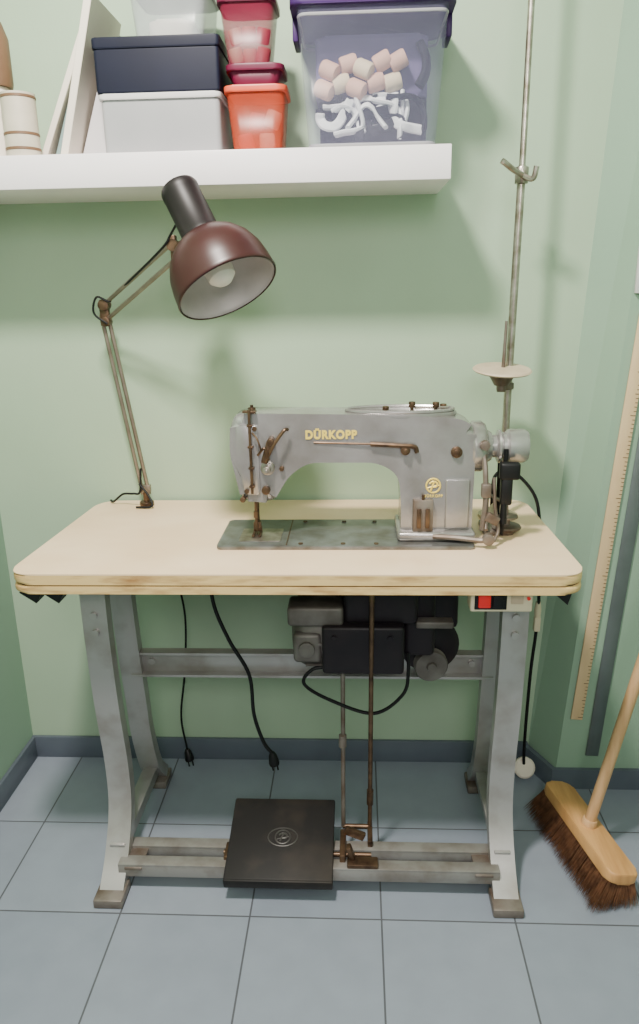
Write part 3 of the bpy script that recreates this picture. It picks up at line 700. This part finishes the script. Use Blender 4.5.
def pot(name, x, y, z, w, h, mb, ml, label, fl=0.010, rim=True):
    t = thing(name, (x, y, z), label, 'storage box')
    bm = NB(); taperbox(bm, x-w/2, x+w/2, y-w/2, y+w/2, z, z+h, fl, 0.02); fin('tub_body', bm, mb, t, solid=0.0015)
    bm = NB(); rbox(bm, x-w/2-fl-0.005, x+w/2+fl+0.005, y-w/2-fl-0.005, y+w/2+fl+0.005, z+h, z+h+0.012, 0.02, 0.003); fin('tub_lid', bm, ml, t)
    return t
pot('plastic_tub', -0.200, 1.71, SZ, 0.098, 0.108, 'orange', 'orangel', 'translucent orange tub with thread on the shelf', 0.009)
pot('plastic_tub', -0.200, 1.71, SZ+0.1205, 0.082, 0.026, 'mag', 'mag', 'flat magenta lidded tub stacked on the orange one', 0.012)
pot('plastic_tub', -0.212, 1.71, SZ+0.159, 0.082, 0.105, 'pink', 'mag', 'translucent pink tub of spools at stack top', 0.012)
for i, (x, z, m) in enumerate([(-0.222, SZ+0.004, 'sp2'), (-0.182, SZ+0.004, 'sp1'), (-0.205, SZ+0.042, 'sp2'), (-0.175, SZ+0.047, 'sp1')]):
    spool((x, 1.69, z+0.002), (0.2*(i-1), -0.1, 1), m, 'thread spools in the orange tub', 'rose thread spool inside the orange tub')
for i in range(6):
    spool((-0.235+0.024*(i % 3), 1.688+0.008*(i % 2), SZ+0.166+0.036*(i//3)), (0.25*((i % 3)-1), -0.2, 1), ('sp3', 'sp1', 'sp2')[i % 3], 'thread spools in the pink tub', 'thread spool inside the pink tub', 0.85)

def board(x0, z1, dx, th, y0, y1, m, label):
    bm = NB(); prism(bm, [(x0, SZ), (x0+th, SZ), (x0+th+dx, z1), (x0+dx, z1)], XZ, y0, y1, 0.001, 1)
    return fin('leaning_board', bm, m, label=label, cat='board')
board(-0.668, 1.87, 0.135, 0.014, 1.70, 1.86, 'paper', 'white board leaning towards the stacked boxes')
board(-0.640, 1.84, 0.100, 0.010, 1.71, 1.86, 'teal', 'pale teal board leaning between white boards')
board(-0.608, 1.87, 0.082, 0.016, 1.66, 1.85, 'paper', 'white picture frame leaning on the stacked boxes')
bm = NB(); prism(bm, [(-0.588, SZ), (-0.524, SZ), (-0.524, SZ+0.18)], XZ, 1.73, 1.80); fin('cardboard_wedge', bm, 'white', label='pale cardboard piece between frame and boxes', cat='cardboard')
tn = thing('card_tube', (-0.682, 1.66, SZ), 'short ivory tub with brown bands on the shelf', 'container')
bm = NB(); lathe(bm, [(0, 0), (0.034, 0), (0.034, 0.118), (0.030, 0.118), (0.030, 0.06), (0, 0.06)], (-0.682, 1.66, SZ), (0, 0, 1), 32); fin('tube_body', bm, 'tin', tn)
for h in (0.012, 0.04, 0.108):
    bm = NB(); lathe(bm, [(0.0338, h), (0.0352, h+0.001), (0.0352, h+0.005), (0.0338, h+0.006)], (-0.682, 1.66, SZ), (0, 0, 1), 32); fin('brown_band', bm, 'tinb', tn)
jr = thing('glass_jar', (-0.748, 1.705, SZ), 'white jar with brown lid at the wall end of shelf', 'container')
bm = NB(); lathe(bm, [(0, 0), (0.032, 0), (0.034, 0.01), (0.034, 0.12), (0.03, 0.14), (0, 0.14)], (-0.748, 1.705, SZ), (0, 0, 1), 28); fin('jar_body', bm, 'paper', jr)
bm = NB(); lathe(bm, [(0, 0), (0.038, 0), (0.04, 0.01), (0.04, 0.09), (0.03, 0.12), (0, 0.12)], (-0.748, 1.705, SZ+0.1405), (0, 0, 1), 28); fin('jar_lid', bm, 'tinb', jr)

# ------------------------------------------------------------------ rulers, white card
def tilt_strip(name, x0, z0, L, w, th, m, label, lean, y):
    t = thing(name, (x0, y, z0), label, 'ruler')
    Rm = Matrix.Rotation(lean, 4, 'Y')
    c = Vector((x0, y-th/2, z0))+Rm @ Vector((0, 0, L/2))
    bm = NB(); box(bm, c, (w, th, L), Rm, 0.001); fin('ruler_blade', bm, m, t)
    return t, Rm
t, Rm = tilt_strip('wooden_ruler', 0.576, 0.212, 1.04, 0.030, 0.006, 'rulerw', 'long pale wooden ruler with markings hanging on the wall', 0.068, YP-0.002)
bm = NB()
for i in range(103):
    L = 0.012 if i % 10 == 0 else (0.009 if i % 5 == 0 else 0.006)
    c = Vector((0.576, YP-0.0085, 0.212))+Rm @ Vector((0.0145-L/2, 0, 0.008+i*0.01))
    box(bm, c, (L, 0.0006, 0.0012), Rm)
fin('graduation_marks', bm, 'ink', t, kind='stuff')
tilt_strip('steel_ruler', 0.626, 0.10, 1.0, 0.034, 0.003, 'steelr', 'long dull steel rule hanging on the wall', 0.058, YP-0.002)
bm = NB(); bx(bm, 0.616, 0.70, YP-0.012, YP, 1.29, 1.39, 0.002); fin('wall_card', bm, 'white', label='small white card fixed to the green wall', cat='card')

# ------------------------------------------------------------------ broom
bd = Vector((0.21, -0.98, 0)).normalized(); C = Vector((0.546, 1.522, 0.066))
hd = Vector((0.205, 0.05, 0.98)); hd = (hd-bd*hd.dot(bd)).normalized()
sd = bd.cross(hd).normalized()
RB = Matrix(((bd.x, sd.x, hd.x, 0), (bd.y, sd.y, hd.y, 0), (bd.z, sd.z, hd.z, 0), (0, 0, 0, 1)))
br = thing('push_broom', (C.x, C.y, 0), 'wooden push broom with brown bristles leaning in the corner', 'broom')
bm = NB()
poly = roundpoly([(-0.165, -0.037, .022), (0.165, -0.037, .022), (0.165, 0.037, .022), (-0.165, 0.037, .022)], .02, 6)
prism(bm, poly, lambda u, v, w: C+RB.to_3x3() @ Vector((u, v, w)), -0.012, 0.014, 0.005, 3)
fin('broom_head', bm, 'wood', br)
bm = NB(); cyl(bm, C+hd*0.010, C+hd*0.030, 0.019, 0.017, bev=0.002)
hx = (XR-0.014-C.x)/hd.x
cyl(bm, C+hd*0.012, C+hd*min(1.22, hx), 0.0135, seg=18, bev=0.002)
fin('broom_handle', bm, 'woodh', br)
bm = NB()
for i in range(5200):
    u = random.uniform(-0.160, 0.160); v = random.uniform(-0.033, 0.033)
    p0 = C+RB.to_3x3() @ Vector((u, v, -0.010))
    fl = Vector((u*1.10+random.uniform(-.005, .005), v*1.75+random.uniform(-.006, .006), -0.063))
    p1 = C+RB.to_3x3() @ fl
    p1 += Vector((-0.014, -0.012, 0))
    p1.z = random.uniform(0.001, 0.008)
    d = (p1-p0).normalized(); a = d.cross(Vector((0.3, 1, 0))).normalized()*0.0013; b = d.cross(a).normalized()*0.0013
    vs0 = [bm.verts.new(p0+a), bm.verts.new(p0-a*0.5+b), bm.verts.new(p0-a*0.5-b)]; tip = bm.verts.new(p1)
    for k in range(3): bm.faces.new((vs0[k], vs0[(k+1) % 3], tip))
fin('bristles', bm, 'bris', br, kind='stuff')

# ------------------------------------------------------------------ lights
def area(name, loc, target, size, power, col):
    l = bpy.data.lights.new(name, 'AREA'); l.shape = 'DISK'; l.size = size; l.energy = power; l.color = col
    ob = bpy.data.objects.new(name, l); COL.objects.link(ob); ob.location = loc
    ob.rotation_euler = (Vector(target)-Vector(loc)).to_track_quat('-Z', 'Y').to_euler()
    return ob
area('ceiling_light', (-0.35, 0.75, 2.50), (-0.1, 1.3, 0), 0.20, 66, (1.0, 0.94, 0.86))
area('room_light', (0.15, -0.9, 2.1), (0, 1.6, 0.6), 0.8, 27, (1.0, 0.95, 0.92))
w = bpy.data.worlds.new('world'); scene.world = w; w.use_nodes = True
w.node_tree.nodes['Background'].inputs[0].default_value = (1.0, 0.97, 0.98, 1)
w.node_tree.nodes['Background'].inputs[1].default_value = 0.52

# ------------------------------------------------------------------ camera
psi, th, rr = 0.0524, math.atan(227/750), 0.018
fwd = Vector((-math.sin(psi)*math.cos(th), math.cos(psi)*math.cos(th), -math.sin(th)))
up0 = Vector((-math.sin(psi)*math.sin(th), math.cos(psi)*math.sin(th), math.cos(th)))
r0 = Vector((math.cos(psi), math.sin(psi), 0))
rt = r0*math.cos(rr)-up0*math.sin(rr); up = up0*math.cos(rr)+r0*math.sin(rr)
cam = bpy.data.cameras.new('camera'); co = bpy.data.objects.new('camera', cam); COL.objects.link(co)
cam.sensor_fit = 'VERTICAL'; cam.sensor_height = 24; cam.lens = 750/1024*24; cam.clip_start = 0.02
m = Matrix.Identity(4)
for i in range(3):
    m[i][0] = rt[i]; m[i][1] = up[i]; m[i][2] = -fwd[i]
m.translation = Vector((0, 0, 1.32))
co.matrix_world = m
scene.camera = co
